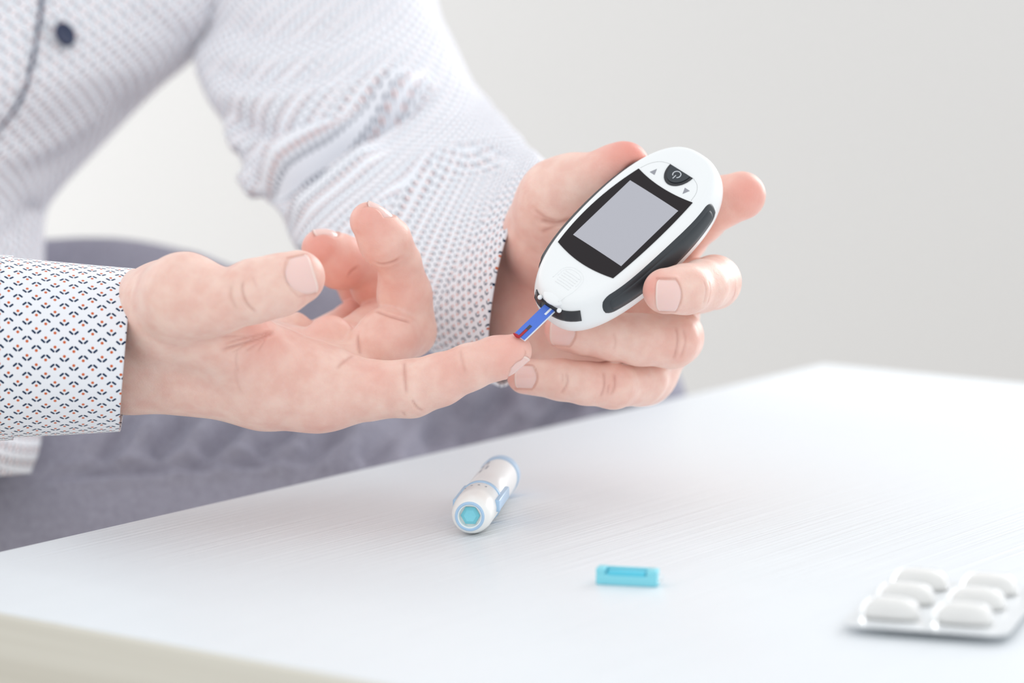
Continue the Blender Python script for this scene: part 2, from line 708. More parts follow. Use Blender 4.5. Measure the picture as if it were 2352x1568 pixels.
def crease(V, N, tone, bvh, pts, depth, width, col=0.5):
    """groove along a pixel polyline on the visible surface; fades out at both ends"""
    pp = catmull(pts, max(8, 6 * len(pts)))
    hits = [pix_hit(bvh, x, y) for x, y in pp]
    hits = [q for q in hits if q is not None]
    if len(hits) < 3:
        return
    hits = np.array(hits)
    keep = [hits[0]]
    for q in hits[1:]:
        if np.linalg.norm(q - keep[-1]) < 9:
            keep.append(q)
    hits = np.array(keep)
    if len(hits) < 3:
        return
    lo, hi = hits.min(0) - 4 * width, hits.max(0) + 4 * width
    sel = np.nonzero(((V > lo) & (V < hi)).all(1))[0]
    if len(sel) == 0:
        return
    d = seg_dist(V[sel], hits)
    e0 = np.linalg.norm(V[sel] - hits[0], axis=1)
    e1 = np.linalg.norm(V[sel] - hits[-1], axis=1)
    L = np.linalg.norm(hits[-1] - hits[0]) + 1e-6
    fade = np.clip(np.minimum(e0, e1) / (0.2 * L), 0.0, 1)
    fade = fade * fade * (3 - 2 * fade)
    gs = np.exp(-(d / width) ** 2) * fade
    rim = np.exp(-((d - 2.1 * width) / width) ** 2) * fade
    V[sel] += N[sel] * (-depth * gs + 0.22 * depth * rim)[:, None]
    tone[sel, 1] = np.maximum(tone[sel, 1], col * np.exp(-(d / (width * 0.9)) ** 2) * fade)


def blush(V, tone, c, r, amt):
    d = np.linalg.norm(V - c, axis=1)
    tone[:, 0] = np.maximum(tone[:, 0], amt * np.exp(-(d / r) ** 2))


nails = []


def nail(V, N, bvh, tone, px, py, ldir, ndir, wd, ln, tip=0.1, axis=None):
    """lays out a fingernail: presses its bed into the skin and stores the plate for later"""
    n = np.asarray(ndir, float)
    n /= np.linalg.norm(n)
    if axis is None:
        c = pix_hit(bvh, px, py)
    else:
        h = bvh.ray_cast(Vector(P(px, py, axis) + n * 30), Vector(-n))
        c = None if h[0] is None else np.array(h[0])
    if c is None:
        return
    l = np.asarray(ldir, float)
    l -= n * (l @ n)
    l /= np.linalg.norm(l)
    s = np.cross(l, n)
    A, hgt, uvs = [], [], []
    for u in np.linspace(-0.85, 0.85, 9):
        for v in np.linspace(-0.42, 0.42, 7):
            st = c + s * u * wd / 2 + l * v * ln + n * 14
            h = bvh.ray_cast(Vector(st), Vector(-n))
            if h[0] is not None and abs(h[3] - 14) < 6:
                A.append([1, u, v, u * u, u * v, v * v])
                hgt.append(14 - h[3])
    if len(A) < 12:
        return
    co = np.linalg.lstsq(np.array(A), np.array(hgt), rcond=None)[0]
    co[3] = min(co[3], -0.5)
    co[5] = min(max(co[5], -5.0), 0.3)

    def hh(u, v):
        return co[0] + co[1] * u + co[2] * v + co[3] * u * u + co[4] * u * v + co[5] * v * v
    nails.append((c, s, l, n, wd, ln, hh, tip))
    rel = V - c
    U = rel @ s / (wd / 2)
    Vv = rel @ l / ln
    Hh = rel @ n
    near = (np.abs(U) < 1.6) & (np.abs(Vv) < 0.9) & (np.abs(Hh) < 9) & (N @ n > 0.05)
    sel = np.nonzero(near)[0]
    u, v = U[sel], Vv[sel]
    # signed distance (mm) to the nail outline: positive outside
    dx = (np.abs(u) - 1) * wd / 2
    vb = -0.5 + 0.24 * u * u
    dy = (vb - v) * ln
    dt = (v - 0.5) * ln
    sd = np.maximum(np.maximum(dx, dy), dt)
    ins = np.clip(-sd / 0.6 + 0.5, 0, 1)
    side = np.maximum(dx, dy)
    rim = np.exp(-((side - 0.9) / 0.8) ** 2) * (dt < 0.5)
    gro = np.exp(-(side / 0.45) ** 2) * (dt < 0.5)
    V[sel] += n[None] * (-0.45 * ins + 0.34 * rim)[:, None]
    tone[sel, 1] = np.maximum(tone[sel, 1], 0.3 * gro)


def nail_meshes(parent, spec):
    c, s, l, n, wd, ln, hh, tip = spec
    nu, nv = 17, 15
    v, f, mi = [], [], []
    for j in range(nv):
        for i in range(nu):
            u = -1 + 2 * i / (nu - 1)
            q = j / (nv - 1)
            vb = -0.5 + 0.24 * u * u + 0.02
            vt = 0.5 + tip * 0.35 - 0.05 * u * u - 0.10 * u ** 8
            vv = vb + (vt - vb) * q
            edge = max(abs(u) ** 6, (1 - q) ** 7)
            z = hh(u * 0.98, min(vv, 0.5)) + 0.12 - 0.75 * edge
            v.append(c + s * u * 0.97 * wd / 2 + l * vv * ln + n * z)
    for j in range(nv - 1):
        for i in range(nu - 1):
            a = j * nu + i
            f.append((a, a + 1, a + nu + 1, a + nu))
            mi.append(1 if j >= nv - 2 else 0)
    m0 = len(v)
    # skirt so that the plate has thickness
    ring = [i for i in range(nu)] + [j * nu + nu - 1 for j in range(1, nv)] + [(nv - 1) * nu + i for i in range(nu - 2, -1, -1)] + [j * nu for j in range(nv - 2, 0, -1)]
    for r in ring:
        v.append(v[r] - n * 0.45)
    for i in range(len(ring)):
        j = (i + 1) % len(ring)
        f.append((ring[i], m0 + i, m0 + j, ring[j]))
        mi.append(1 if 16 + 14 <= i < 16 + 14 + 16 else 0)
    me = bpy.data.meshes.new('fingernail')
    me.from_pydata([tuple(q) for q in to_world(np.array(v))], [], f)
    o = obj('fingernail', me, MT['nail'], parent)
    me.materials.append(MT['nail_tip'])
    me.polygons.foreach_set('material_index', mi)
    bm = bmesh.new()
    bm.from_mesh(me)
    bmesh.ops.recalc_face_normals(bm, faces=bm.faces)
    bm.to_mesh(me)
    bm.free()
    return o


# pose and outline of the glucose meter, needed by the hand that grips it
l0 = np.array([0.702, 0.621, -0.35])
w0 = np.array([0.705, -0.531, 0.471])
l0 = l0 - 0.045 * w0
l0 /= np.linalg.norm(l0)
w0 = w0 - l0 * (w0 @ l0)
w0 /= np.linalg.norm(w0)
n0 = np.cross(w0, l0)
MC = P(1437, 514, -32)
mmx = Matrix.Identity(4)
for i, a in enumerate((w0, l0, n0)):
    for r in range(3):
        mmx[r][i] = a[r]
mmx.translation = Vector(MC * 0.001)
METER = CAM @ mmx
S = 0.001
MB, MY = 51.0, 0.6


def contour(t):
    """outer outline in mm, t = angle; flatter sides, rounder ends, narrower lower end"""
    c, s = math.cos(t), math.sin(t)
    n = 2.55
    x = 24.0 * math.copysign(abs(c) ** (2 / n), c)
    y = MB * math.copysign(abs(s) ** (2 / n), s)
    x *= 1 - 0.05 * max(0, -y / MB) + 0.015 * (y / MB)
    return np.array([x, y + MY])


PROF = [(5.0, 0.25), (3.9, -0.25), (3.0, -1.0), (2.1, -2.4), (1.2, -5.0), (0.45, -8.0), (0.0, -11.0), (0.4, -15.0), (1.8, -19.0), (4.5, -21.4), (8.0, -22.0)]
PA = np.array(PROF)
PS = np.linspace(0, 1, len(PROF))


def prof(s):
    return np.interp(s, PS, PA[:, 0]), np.interp(s, PS, PA[:, 1])


PFINE = catmull(PA, 61)



def meter_carve(g, D):
    """flesh gives way where the meter presses on it"""
    X, Y, Z = g.coords((slice(None),) * 3)
    dX, dY, dZ = X - MC[0], Y - MC[1], Z - MC[2]
    lx = dX * w0[0] + dY * w0[1] + dZ * w0[2]
    ly = dX * l0[0] + dY * l0[1] + dZ * l0[2]
    lz = dX * n0[0] + dY * n0[1] + dZ * n0[2]
    q = ((np.abs(lx) / 24.0) ** 2.55 + (np.abs(ly - MY) / MB) ** 2.55) ** (1 / 2.55)
    ins = np.interp(lz, PFINE[::-1, 1], PFINE[::-1, 0])
    d = np.maximum((q - 1) * 22.0 + ins, np.maximum(lz - 0.3, -22.0 - lz))
    grip = (np.abs(lx) > 12) & (lz > -14.5) & (lz < -0.5)
    D[:] = np.maximum(D, np.where(grip, 2.6, 1.0).astype(np.float32) - d.astype(np.float32))


# ------------------------------------------------------------------ the hand that is pricked (palm up, thumb towards the camera)
OA = -35.0
fingA = [
    # thumb
    ([(425, 678, -45, 84), (505, 694, -51, 70), (585, 668, -54, 72), (640, 655, -53, 70), (684, 637, -50, 63)], 12.0),
    # index, stretched out to the strip
    ([(735, 893, 0, 84), (840, 896, -2, 69), (945, 892, -4, 65), (1010, 872, -6, 59), (1078, 843, -9, 52), (1140, 822, -11, 49), (1182, 806, -12, 40)], 12.0),
    # middle, curled up
    ([[(828, 838, 30, 62), (866, 800, 31, 66), (890, 776, 35, 69), (938, 758, 48, 65)],
      [(938, 758, 48, 65), (929, 676, 42, 61), (917, 604, 34, 51)],
      [(917, 602, 34, 51), (884, 554, 27, 59), (848, 508, 23, 45)]], 3.0),
    # ring
    ([[(772, 802, 46, 56), (848, 750, 64, 46), (905, 702, 86, 52)],
      [(905, 700, 86, 53), (864, 655, 78, 57), (838, 612, 71, 49)],
      [(836, 612, 71, 50), (780, 600, 64, 62), (740, 572, 58, 48)]], 3.0),
    # little
    ([[(715, 792, 66, 50), (808, 738, 90, 43), (856, 708, 102, 43)],
      [(856, 706, 102, 43), (824, 668, 98, 42), (806, 645, 96, 37)],
      [(806, 645, 96, 37), (782, 628, 94, 33)]], 3.0),
]
armA = [((60, 745, 2, 92), (290, 732, -2, 98)), ((60, 835, 8, 105), (300, 832, 6, 102))]
palmA = [
    ((300, 830, 4, 104), (450, 838, 0, 100)), ((450, 838, 0, 100), (610, 872, 0, 100)), ((610, 872, 0, 100), (735, 893, 0, 88)),
    ((330, 800, 12, 95), (800, 858, 24, 64)),
    ((330, 790, 22, 90), (750, 812, 46, 54)),
    ((340, 780, 28, 80), (690, 790, 66, 52)),
    ((330, 725, -8, 94), (385, 702, -26, 84)), ((385, 702, -26, 84), (425, 678, -45, 84)),
    ((390, 722, -22, 86), (520, 770, -22, 70)), ((520, 770, -22, 70), (640, 850, -6, 66)),
]
padsA = [
    (np.array((758, 792, 38.0)), [np.array((11.8, 0, 0)), np.array((0, 13.0, 0)), np.array((0, 0, 12))], 3.0),
    (np.array((672, 778, 62.0)), [np.array((10.5, 0, 0)), np.array((0, 12.2, 0)), np.array((0, 0, 11))], 3.0),
]
loA = P(70, 1010, OA + 130)
loA[0] = P(70, 700, OA)[0]
loA[1] = P(0, 1012, OA + 30)[1]
hiA = np.array([P(1240, 0, OA)[0] + 3, P(0, 440, OA + 40)[1] + 2, P(0, 0, OA - 72)[2]])
VA, FA = build_hand(loA, hiA, 0.72, OA, armA, palmA, fingA, padsA)
TA = np.zeros((len(VA), 3))
NA = vnormals(VA, FA)
bA = bvh_of(VA, FA)
nail(VA, NA, bA, TA, 687, 631, (0.94, 0.30, 0.1), (-0.08, 0.06, 1.0), 16.4, 10.8, 0.06)
nail(VA, NA, bA, TA, 850, 516, (-0.80, 0.60, 0.05), (0.60, 0.78, 0.20), 12.5, 12.5, 0.12, 25 + OA)
nail(VA, NA, bA, TA, 742, 576, (-0.95, 0.20, 0.2), (0.18, 0.94, 0.30), 12.0, 11.5, 0.12, 60 + OA)
nail(VA, NA, bA, TA, 1172, 812, (0.86, 0.50, 0.0), (0.48, -0.87, 0.02), 12.0, 11.5, 0.1, -11.5 + OA)
for pts, dp, wd, cl in [
    # thumb joint folds
    ([(560, 640), (556, 665), (566, 695), (590, 720)], 0.45, 0.7, 0.35),
    ([(532, 650), (530, 680), (545, 712)], 0.25, 0.9, 0.2),
    ([(578, 632), (590, 660)], 0.15, 0.7, 0.15),
    # web and palm lines
    ([(500, 806), (545, 793), (590, 780), (634, 762)], 0.7, 0.75, 0.4),
    ([(512, 792), (552, 779), (600, 768), (625, 762)], 0.45, 0.6, 0.3),
    ([(530, 812), (560, 794), (592, 768)], 0.35, 0.6, 0.25),
    ([(560, 810), (590, 790), (610, 775)], 0.25, 0.6, 0.2),
    ([(590, 812), (606, 785), (612, 762)], 0.25, 0.6, 0.2),
    ([(500, 775), (540, 772), (575, 775)], 0.25, 0.6, 0.2),
    ([(545, 800), (542, 830), (548, 860)], 0.2, 0.6, 0.15),
    ([(690, 760), (692, 800), (676, 830), (668, 860)], 0.35, 0.9, 0.3),
    ([(770, 850), (790, 830), (812, 815)], 0.3, 0.9, 0.3),
    ([(540, 840), (545, 880), (560, 910)], 0.12, 0.8, 0.12),
    # root of middle finger
    ([(821, 765), (822, 785), (826, 805), (831, 826)], 0.5, 0.8, 0.35),
    # index joints
    ([(928, 830), (930, 870), (934, 910)], 0.4, 0.8, 0.35),
    ([(944, 915), (958, 935), (972, 944)], 0.35, 0.6, 0.35),
    ([(925, 945), (930, 955)], 0.3, 0.6, 0.3),
    ([(1056, 800), (1062, 830), (1070, 860)], 0.25, 0.8, 0.2),
    # middle finger joints
    ([(862, 712), (880, 720), (910, 730), (945, 740)], 0.7, 0.8, 0.35),
    ([(860, 602), (878, 607), (902, 602), (920, 592)], 0.6, 0.8, 0.3),
    # ring joints
    ([(800, 634), (808, 622), (822, 614)], 0.5, 0.7, 0.3),
]:
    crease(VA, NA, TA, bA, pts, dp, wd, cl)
for px, py, dz, r, a in [(1170, 800, -14, 13, 0.55), (1040, 850, -12, 10, 0.35), (850, 500, 16, 13, 0.55), (880, 560, 22, 12, 0.35), (735, 560, 50, 12, 0.75), (790, 610, 60, 14, 0.7),
                         (840, 640, 70, 14, 0.5), (895, 780, 30, 14, 0.35), (590, 775, -25, 14, 0.5), (860, 855, -14, 9, 0.3), (745, 740, 34, 12, 0.35), (730, 640, -55, 12, 0.28),
                         (930, 660, 32, 12, 0.3), (800, 690, 88, 14, 0.6), (650, 800, -8, 16, 0.3), (730, 960, 0, 14, 0.3)]:
    blush(VA, TA, P(px, py, dz + OA), r, a)

# ------------------------------------------------------------------ the hand that holds the meter
OB = 0.0
fingB = [
    # thumb
    ([(1290, 462, 18, 84), (1340, 432, 14, 74), (1385, 412, 10, 66), (1420, 390, 8, 60), (1437, 380, 6, 55)], 16.0),
    # index, behind the meter
    ([(1480, 610, 62, 66), (1540, 570, 52, 62), (1565, 545, 42, 58), (1610, 500, 26, 56), (1650, 466, 14, 58), (1703, 449, 10, 56)], 10.0),
    # middle, hooked around the side of the meter
    ([(1530, 675, 54, 64), (1610, 655, 28, 60), (1640, 648, -4, 60), (1612, 656, -30, 58), (1575, 664, -44, 56), (1529, 668, -50, 53)], 8.0),
    # ring
    ([(1530, 765, 46, 66), (1550, 775, 18, 64), (1543, 782, -4, 62), (1470, 780, -10, 58), (1400, 770, -10, 55), (1345, 762, -8, 53), (1300, 757, -5, 50)], 8.0),
    # little
    ([(1480, 856, 42, 66), (1470, 870, 16, 60), (1408, 884, -4, 53), (1345, 880, -7, 48), (1290, 872, -6, 46), (1205, 864, -2, 41)], 8.0),
]
armB = [((1095, 545, 150, 70), (1200, 620, 82, 92)), ((1105, 600, 152, 82), (1215, 700, 82, 108))]
palmB = [
    ((1220, 640, 74, 92), (1480, 610, 62, 62)),
    ((1222, 665, 74, 98), (1530, 675, 54, 66)),
    ((1226, 700, 72, 100), (1530, 765, 46, 68)),
    ((1230, 730, 68, 98), (1480, 856, 42, 66)),
    ((1225, 760, 56, 92), (1330, 860, 46, 64)),
    ((1258, 600, 58, 78), (1272, 535, 36, 90)), ((1272, 535, 36, 90), (1290, 462, 18, 82)),
    ((1272, 545, 36, 92), (1400, 590, 52, 70)),
]
loB = np.array([P(1040, 0, 100)[0], P(0, 965, 40)[1], P(0, 0, 165)[2]])
hiB = np.array([P(1775, 0, 20)[0], P(0, 312, 20)[1], P(0, 0, -68)[2]])
VB, FB = build_hand(loB, hiB, 0.72, OB, armB, palmB, fingB, [], carve=meter_carve)
TB = np.zeros((len(VB), 3))
NB = vnormals(VB, FB)
bB = bvh_of(VB, FB)
nail(VB, NB, bB, TB, 1537, 676, (-0.98, 0.02, 0.1), (-0.05, 0.05, 1.0), 13.5, 10.5, 0.1)
nail(VB, NB, bB, TB, 1294, 762, (-0.98, 0.06, -0.1), (-0.12, -0.02, 1.0), 12.5, 11.5, 0.1)
nail(VB, NB, bB, TB, 1209, 866, (-0.98, 0.04, -0.1), (-0.10, -0.02, 1.0), 10.5, 9.8, 0.1)
for pts, dp, wd, cl in [
    ([(1238, 505), (1275, 512), (1300, 507), (1320, 500)], 0.9, 1.2, 0.5),
    ([(1225, 480), (1255, 500), (1285, 510)], 0.4, 0.9, 0.3),
    ([(1240, 535), (1275, 520), (1305, 512)], 0.4, 0.9, 0.3),
    ([(1614, 640), (1622, 665), (1616, 700)], 0.22, 0.6, 0.2),
    ([(1626, 640), (1632, 668), (1624, 700)], 0.18, 0.6, 0.15),
    ([(1690, 640), (1688, 670), (1680, 690)], 0.2, 0.6, 0.15),
    ([(1552, 745), (1556, 785), (1546, 830)], 0.35, 0.7, 0.3),
    ([(1568, 750), (1574, 785), (1562, 826)], 0.25, 0.7, 0.2),
    ([(1408, 760), (1414, 785), (1408, 806)], 0.2, 0.7, 0.18),
    ([(1300, 852), (1303, 878), (1288, 906)], 0.35, 0.7, 0.3),
    ([(1292, 855), (1293, 880)], 0.2, 0.7, 0.18),
    ([(1386, 850), (1388, 885), (1378, 915)], 0.35, 0.7, 0.3),
    ([(1410, 855), (1412, 885), (1402, 910)], 0.35, 0.7, 0.28),
    ([(1398, 882), (1395, 905)], 0.25, 0.6, 0.25),
]:
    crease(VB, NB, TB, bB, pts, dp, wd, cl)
for px, py, dz, r, a in [(1455, 350, 2, 16, 1.0), (1725, 440, 0, 13, 0.7), (1490, 660, -56, 9, 0.7), (1262, 750, -8, 9, 0.6), (1180, 862, -4, 8, 0.6), (1240, 650, 40, 28, 0.35),
                         (1400, 380, 6, 12, 0.35), (1660, 480, 6, 14, 0.3), (1320, 700, 40, 24, 0.4), (1556, 785, -12, 9, 0.22), (1396, 882, -14, 8, 0.25)]:
    blush(VB, TB, P(px, py, dz + OB), r, a)

# arms and chest under the clothes: a coarse continuation of the same body
gC = Grid((-560, -330, -1860), (110, 470, -1230), 7.0)
DC = gC.field()
def cc(a, b, k=20):
    add_cone(gC, DC, P(*a[:3]), P(*b[:3]), a[3], b[3], k)
cc((120, 790, OA, 24), (-350, 805, 30, 30))
cc((-350, 805, 30, 30), (-940, 700, 150, 36))
cc((-940, 700, 150, 36), (-880, -150, 370, 40))
cc((1115, 585, 130, 18), (915, 395, 282, 20))
cc((915, 395, 282, 20), (810, 225, 352, 24))
cc((810, 225, 352, 24), (735, -330, 420, 36))
cc((-880, -150, 410, 45), (600, -380, 420, 42))
cc((-250, -150, 420, 70), (-420, 600, 400, 72), 40)
cc((-420, 600, 400, 72), (-420, 950, 390, 75), 40)
VC, FCC = surface_nets(DC, gC)
VC = relax(VC, FCC, 3)
Vall = np.vstack([VA, VB, VC])
Fall = np.vstack([FA, FB + len(VA), FCC + len(VA) + len(VB)])
Tall = np.vstack([TA, TB, np.zeros((len(VC), 3))])
person = empty('person', 'person in patterned shirt and grey trousers pricking a fingertip at the table', 'person')
me = mesh_np('body', to_world(Vall), Fall)
ca = me.color_attributes.new('tone', 'FLOAT_COLOR', 'POINT')
ca.data.foreach_set('color', np.hstack([np.clip(Tall, 0, 1), np.ones((len(Tall), 1))]).astype(np.float32).ravel())
body = obj('body', me, MT['skin'], person)
for sp in nails:
    nail_meshes(body, sp)

# ------------------------------------------------------------------ clothing
def loft(sections, nu, nv):
    """sections: (A px, B px, depth offset, near vector (px,px,mm)) -> (nv, nu, 3) grid in camera mm; u runs around"""
    Cn, Hh, Nn = [], [], []
    for A, B, dz, nr in sections:
        a, b = P(*A, dz), P(*B, dz)
        c = (a + b) / 2
        Cn.append(c)
        Hh.append((a - b) / 2)
        mx, my = (A[0] + B[0]) / 2, (A[1] + B[1]) / 2
        Nn.append(P(mx + nr[0], my + nr[1], dz + nr[2]) - c)
    Cn, Hh, Nn = catmull(Cn, nv), catmull(Hh, nv), catmull(Nn, nv)
    th = np.linspace(0, 2 * math.pi, nu + 1)
    return Cn[:, None] + Hh[:, None] * np.cos(th)[None, :, None] + Nn[:, None] * np.sin(th)[None, :, None]


def loft_uv(G, percol=False):
    nv, nu1, _ = G.shape
    su = np.linalg.norm(np.diff(G, axis=1), axis=2)
    per = su.sum(1).mean()
    frac = np.concatenate([np.zeros((nv, 1)), np.cumsum(su, 1)], 1)
    frac = frac / frac[:, -1:]
    perc = catmull(su.sum(1)[:, None], nv)[:, 0]
    v = (frac - 0.25) * per
    sv = np.linalg.norm(np.diff(G, axis=0), axis=2).mean(1)
    u = np.concatenate([[0], np.cumsum(sv)])[:, None] * np.ones((1, nu1))
    if percol:
        d = np.linalg.norm(np.diff(G, axis=0), axis=2)
        u = np.concatenate([np.zeros((1, nu1)), np.cumsum(d, 0)])
    return np.stack([u, v], 2)


def loft_mesh(name, G, uv):
    nv, nu1, _ = G.shape
    nu = nu1 - 1
    V = G[:, :nu].reshape(-1, 3)
    j, i = np.meshgrid(np.arange(nv - 1), np.arange(nu), indexing='ij')
    j, i = j.ravel(), i.ravel()
    i2 = (i + 1) % nu
    Fq = np.stack([j * nu + i, j * nu + i2, (j + 1) * nu + i2, (j + 1) * nu + i], 1)
    UV = np.stack([uv[j, i], uv[j, i + 1], uv[j + 1, i + 1], uv[j + 1, i]], 1).reshape(-1, 2)
    N = vnormals(V, Fq)
    me = mesh_np(name, to_world(V), Fq)
    l = me.uv_layers.new(name='UVMap')
    l.data.foreach_set('uv', UV.astype(np.float32).ravel())
    return me


def grid_normals(G):
    gu = np.gradient(G, axis=1)
    gu[:, 0] = gu[:, -1] = (G[:, 1] - G[:, -2]) / 2
    gv = np.gradient(G, axis=0)
    n = np.cross(gu, gv)
    n /= np.linalg.norm(n, axis=2, keepdims=True) + 1e-9
    c = G[:, :-1].mean(1, keepdims=True)
    if ((G - c) * n).sum() < 0:
        n = -n
    return n


def fold(G, folds, front=True):
    """push cloth in (+) or out (-) along pixel polylines: (pts, width px, depth mm)"""
    n = grid_normals(G)
    dep = -G[..., 2]
    px = CX + G[..., 0] / dep * F
    py = CY - G[..., 1] / dep * F
    tot = np.zeros(px.shape)
    vis = np.clip(n[..., 2] * 3 + 0.35, 0, 1) if front else np.ones(px.shape)
    for pts, wd, dp in folds:
        pp = catmull(np.array(pts, float), 24)
        best = np.full(px.shape, 1e9)
        tt = np.zeros(px.shape)
        for q in range(len(pp) - 1):
            a, b = pp[q], pp[q + 1]
            e = b - a
            t = np.clip(((px - a[0]) * e[0] + (py - a[1]) * e[1]) / (e @ e + 1e-9), 0, 1)
            d = np.hypot(px - a[0] - t * e[0], py - a[1] - t * e[1])
            tt = np.where(d < best, (q + t) / (len(pp) - 1), tt)
            best = np.minimum(best, d)
        fade = np.clip(np.minimum(tt, 1 - tt) * 5, 0.0, 1)
        tot += dp * np.exp(-(best / wd) ** 2) * fade
    return G - n * (tot * vis)[..., None]


def cloth_noise(G, amp, sc, seed):
    rs = np.random.RandomState(seed)
    n = grid_normals(G)
    tot = np.zeros(G.shape[:2])
    for _ in range(7):
        k = rs.normal(size=3)
        k *= rs.uniform(0.5, 1.6) / np.linalg.norm(k) * 2 * math.pi / sc
        tot += np.sin(G @ k + rs.uniform(0, 6.28)) / 7
    return G + n * (amp * tot)[..., None]


def cloth(name, G, parent, th=0.0007, flat=None):
    uv = loft_uv(G if flat is None else flat, True)
    o = obj(name, loft_mesh(name, G, uv), MT['shirt'], parent)
    sd = o.modifiers.new('thickness', 'SOLIDIFY')
    sd.thickness = th
    sd.offset = -1
    return o


# shirt: the torso is the shirt's own mesh; sleeves and cuffs are its pieces
torso_sec = [
    ((560, -420), (-1250, -330), 400, (60, 40, -105)),
    ((560, -60), (-1120, -40), 390, (60, 40, -120)),
    ((455, 110), (-1050, 120), 380, (40, 40, -128)),
    ((372, 192), (-1020, 220), 375, (30, 30, -130)),
    ((232, 330), (-1000, 350), 370, (20, 20, -130)),
    ((140, 432), (-980, 450), 360, (10, 20, -132)),
    ((104, 500), (-970, 520), 350, (0, 10, -135)),
    ((104, 600), (-970, 640), 340, (0, 10, -140)),
    ((104, 800), (-970, 840), 250, (0, 10, -90)),
    ((96, 1000), (-970, 1010), 178, (0, 10, -60)),
    ((72, 1086), (-960, 1100), 172, (0, 10, -60)),
]
GT = loft(torso_sec, 160, 150)
GT0 = GT
GT = cloth_noise(GT, 2.0, 90, 3)
GT = fold(GT, [
    ([(60, 420), (200, 330), (330, 215)], 26, 4),
    ([(-40, 370), (120, 330), (270, 240)], 30, -3),
    ([(20, 560), (60, 500), (95, 470)], 22, 4),
    ([(300, 20), (380, 60), (450, 100)], 24, 3),
    ([(85, -60), (84, 80), (58, 200), (18, 272), (-40, 330), (-150, 392)], 10, 2.0),
])
# the overlapping front band left of the dark line stands a little proud
nT = grid_normals(GT)
pxT = CX - GT[..., 0] / GT[..., 2] * F
pyT = CY + GT[..., 1] / GT[..., 2] * F
line = np.interp(pyT, [-400, 0, 80, 200, 272, 330, 392], [100, 95, 84, 58, 18, -40, -150])
bandm = np.clip((line - pxT) / 8 + 0.5, 0, 1) * (pyT < 420) * (nT[..., 2] > 0.1) * (pxT > -220)
GT = GT + nT * (2.6 * bandm)[..., None]
shirt = cloth('shirt', GT, person, 0.001, GT0)
bT = BVHTree.FromPolygons([Vector(q) for q in GT[:, :-1].reshape(-1, 3)],
                          [(j * 160 + i, j * 160 + (i + 1) % 160, (j + 1) * 160 + (i + 1) % 160, (j + 1) * 160 + i) for j in range(149) for i in range(160)])
pts = [pix_hit(bT, x, y) for x, y in catmull([(99, -60), (97, 0), (86, 80), (60, 200), (20, 270), (-10, 300), (-70, 348), (-150, 392)], 50)]
pts = np.array([q + np.array([0, 0, 0.8]) for q in pts if q is not None])
v, f = tube_np(pts, 1.0, 8)
obj('placket_seam', mesh_np('placket_seam', to_world(v), f), MT['seam'], shirt)
# button: a dished disc with four holes' rim, lying on the shirt front
bc = pix_hit(bT, 145, 84)
bq = bT.ray_cast(Vector((0, 0, 0)), Vector(P(145, 84)).normalized())
bn = Vector(bq[1])
if bn.z < 0:
    bn = -bn
bme = lathe_mesh('button', [(0.0005, 0.9), (2.6, 1.0), (3.8, 1.2), (4.8, 1.9), (6.0, 2.1), (6.7, 1.5), (6.7, 0.2), (6.0, -0.3), (0.0005, -0.3)], 40)
bm4 = (CAM @ Matrix.Scale(0.001, 4)) @ Matrix.Translation(Vector(bc) + bn * 2.5) @ (bn + Vector((0.75, 0.1, 0))).to_track_quat('X', 'Z').to_matrix().to_4x4()
bme.transform(bm4)
obj('button', bme, MT['button'], shirt, angle=50)

slB = [
    ((1010, -420), (420, -420), 400, (0, 30, -60)),
    ((1000, -160), (450, -120), 370, (0, 30, -62)),
    ((1004, 0), (478, 40), 345, (0, 30, -64)),
    ((1036, 80), (446, 122), 322, (0, 40, -66)),
    ((1075, 165), (468, 205), 300, (0, 50, -66)),
    ((1105, 215), (525, 290), 278, (-10, 60, -66)),
    ((1125, 240), (560, 370), 256, (-20, 60, -64)),
    ((1145, 262), (604, 440), 234, (-25, 60, -62)),
    ((1165, 284), (648, 482), 212, (-30, 60, -58)),
    ((1190, 312), (690, 570), 186, (-40, 55, -54)),
    ((1212, 338), (800, 660), 158, (-50, 50, -48)),
    ((1228, 358), (930, 745), 128, (-60, 45, -44)),
    ((1240, 372), (1040, 810), 100, (-68, 40, -41)),
]
GB = loft(slB, 160, 260)
GB0 = GB
GB = cloth_noise(GB, 1.2, 60, 5)
GB = fold(GB, [
    ([(610, 470), (720, 380), (850, 290), (1000, 205)], 17, 19.0),
    ([(590, 430), (695, 345), (825, 258), (1000, 178)], 30, -15.0),
    ([(650, 500), (760, 420), (880, 330)], 26, -6.8),
    ([(640, 480), (700, 440), (760, 400)], 10, 8.5),
    ([(470, 215), (620, 240), (800, 220), (960, 190)], 26, -6.8),
    ([(500, 265), (640, 300), (800, 275), (940, 225)], 18, 6.8),
    ([(455, 150), (600, 175), (760, 150)], 26, 5.1),
    ([(560, 350), (680, 330), (820, 270)], 16, 5.1),
    ([(880, 470), (960, 390), (1060, 345), (1180, 360)], 14, 6.8),
    ([(890, 500), (980, 420), (1080, 372), (1180, 385)], 16, -6.0),
    ([(690, 560), (720, 600), (800, 640)], 24, 5.1),
    ([(500, 60), (640, 80), (800, 60)], 30, 4.2),
    ([(560, 380), (590, 430), (610, 445)], 14, -6.8),
    ([(520, 250), (545, 320), (560, 350)], 14, -5.1),
])
cloth('sleeve', GB, shirt, flat=GB0)
cuB = [
    ((1226, 356), (1000, 798), 110, (-68, 40, -43)),
    ((1240, 372), (1065, 845), 88, (-72, 36, -43)),
    ((1252, 384), (1160, 888), 62, (-76, 26, -42)),
]
GCB = loft(cuB, 140, 40)
GCB = cloth_noise(GCB, 0.5, 50, 8)
cloth('cuff', GCB, shirt, 0.0012)

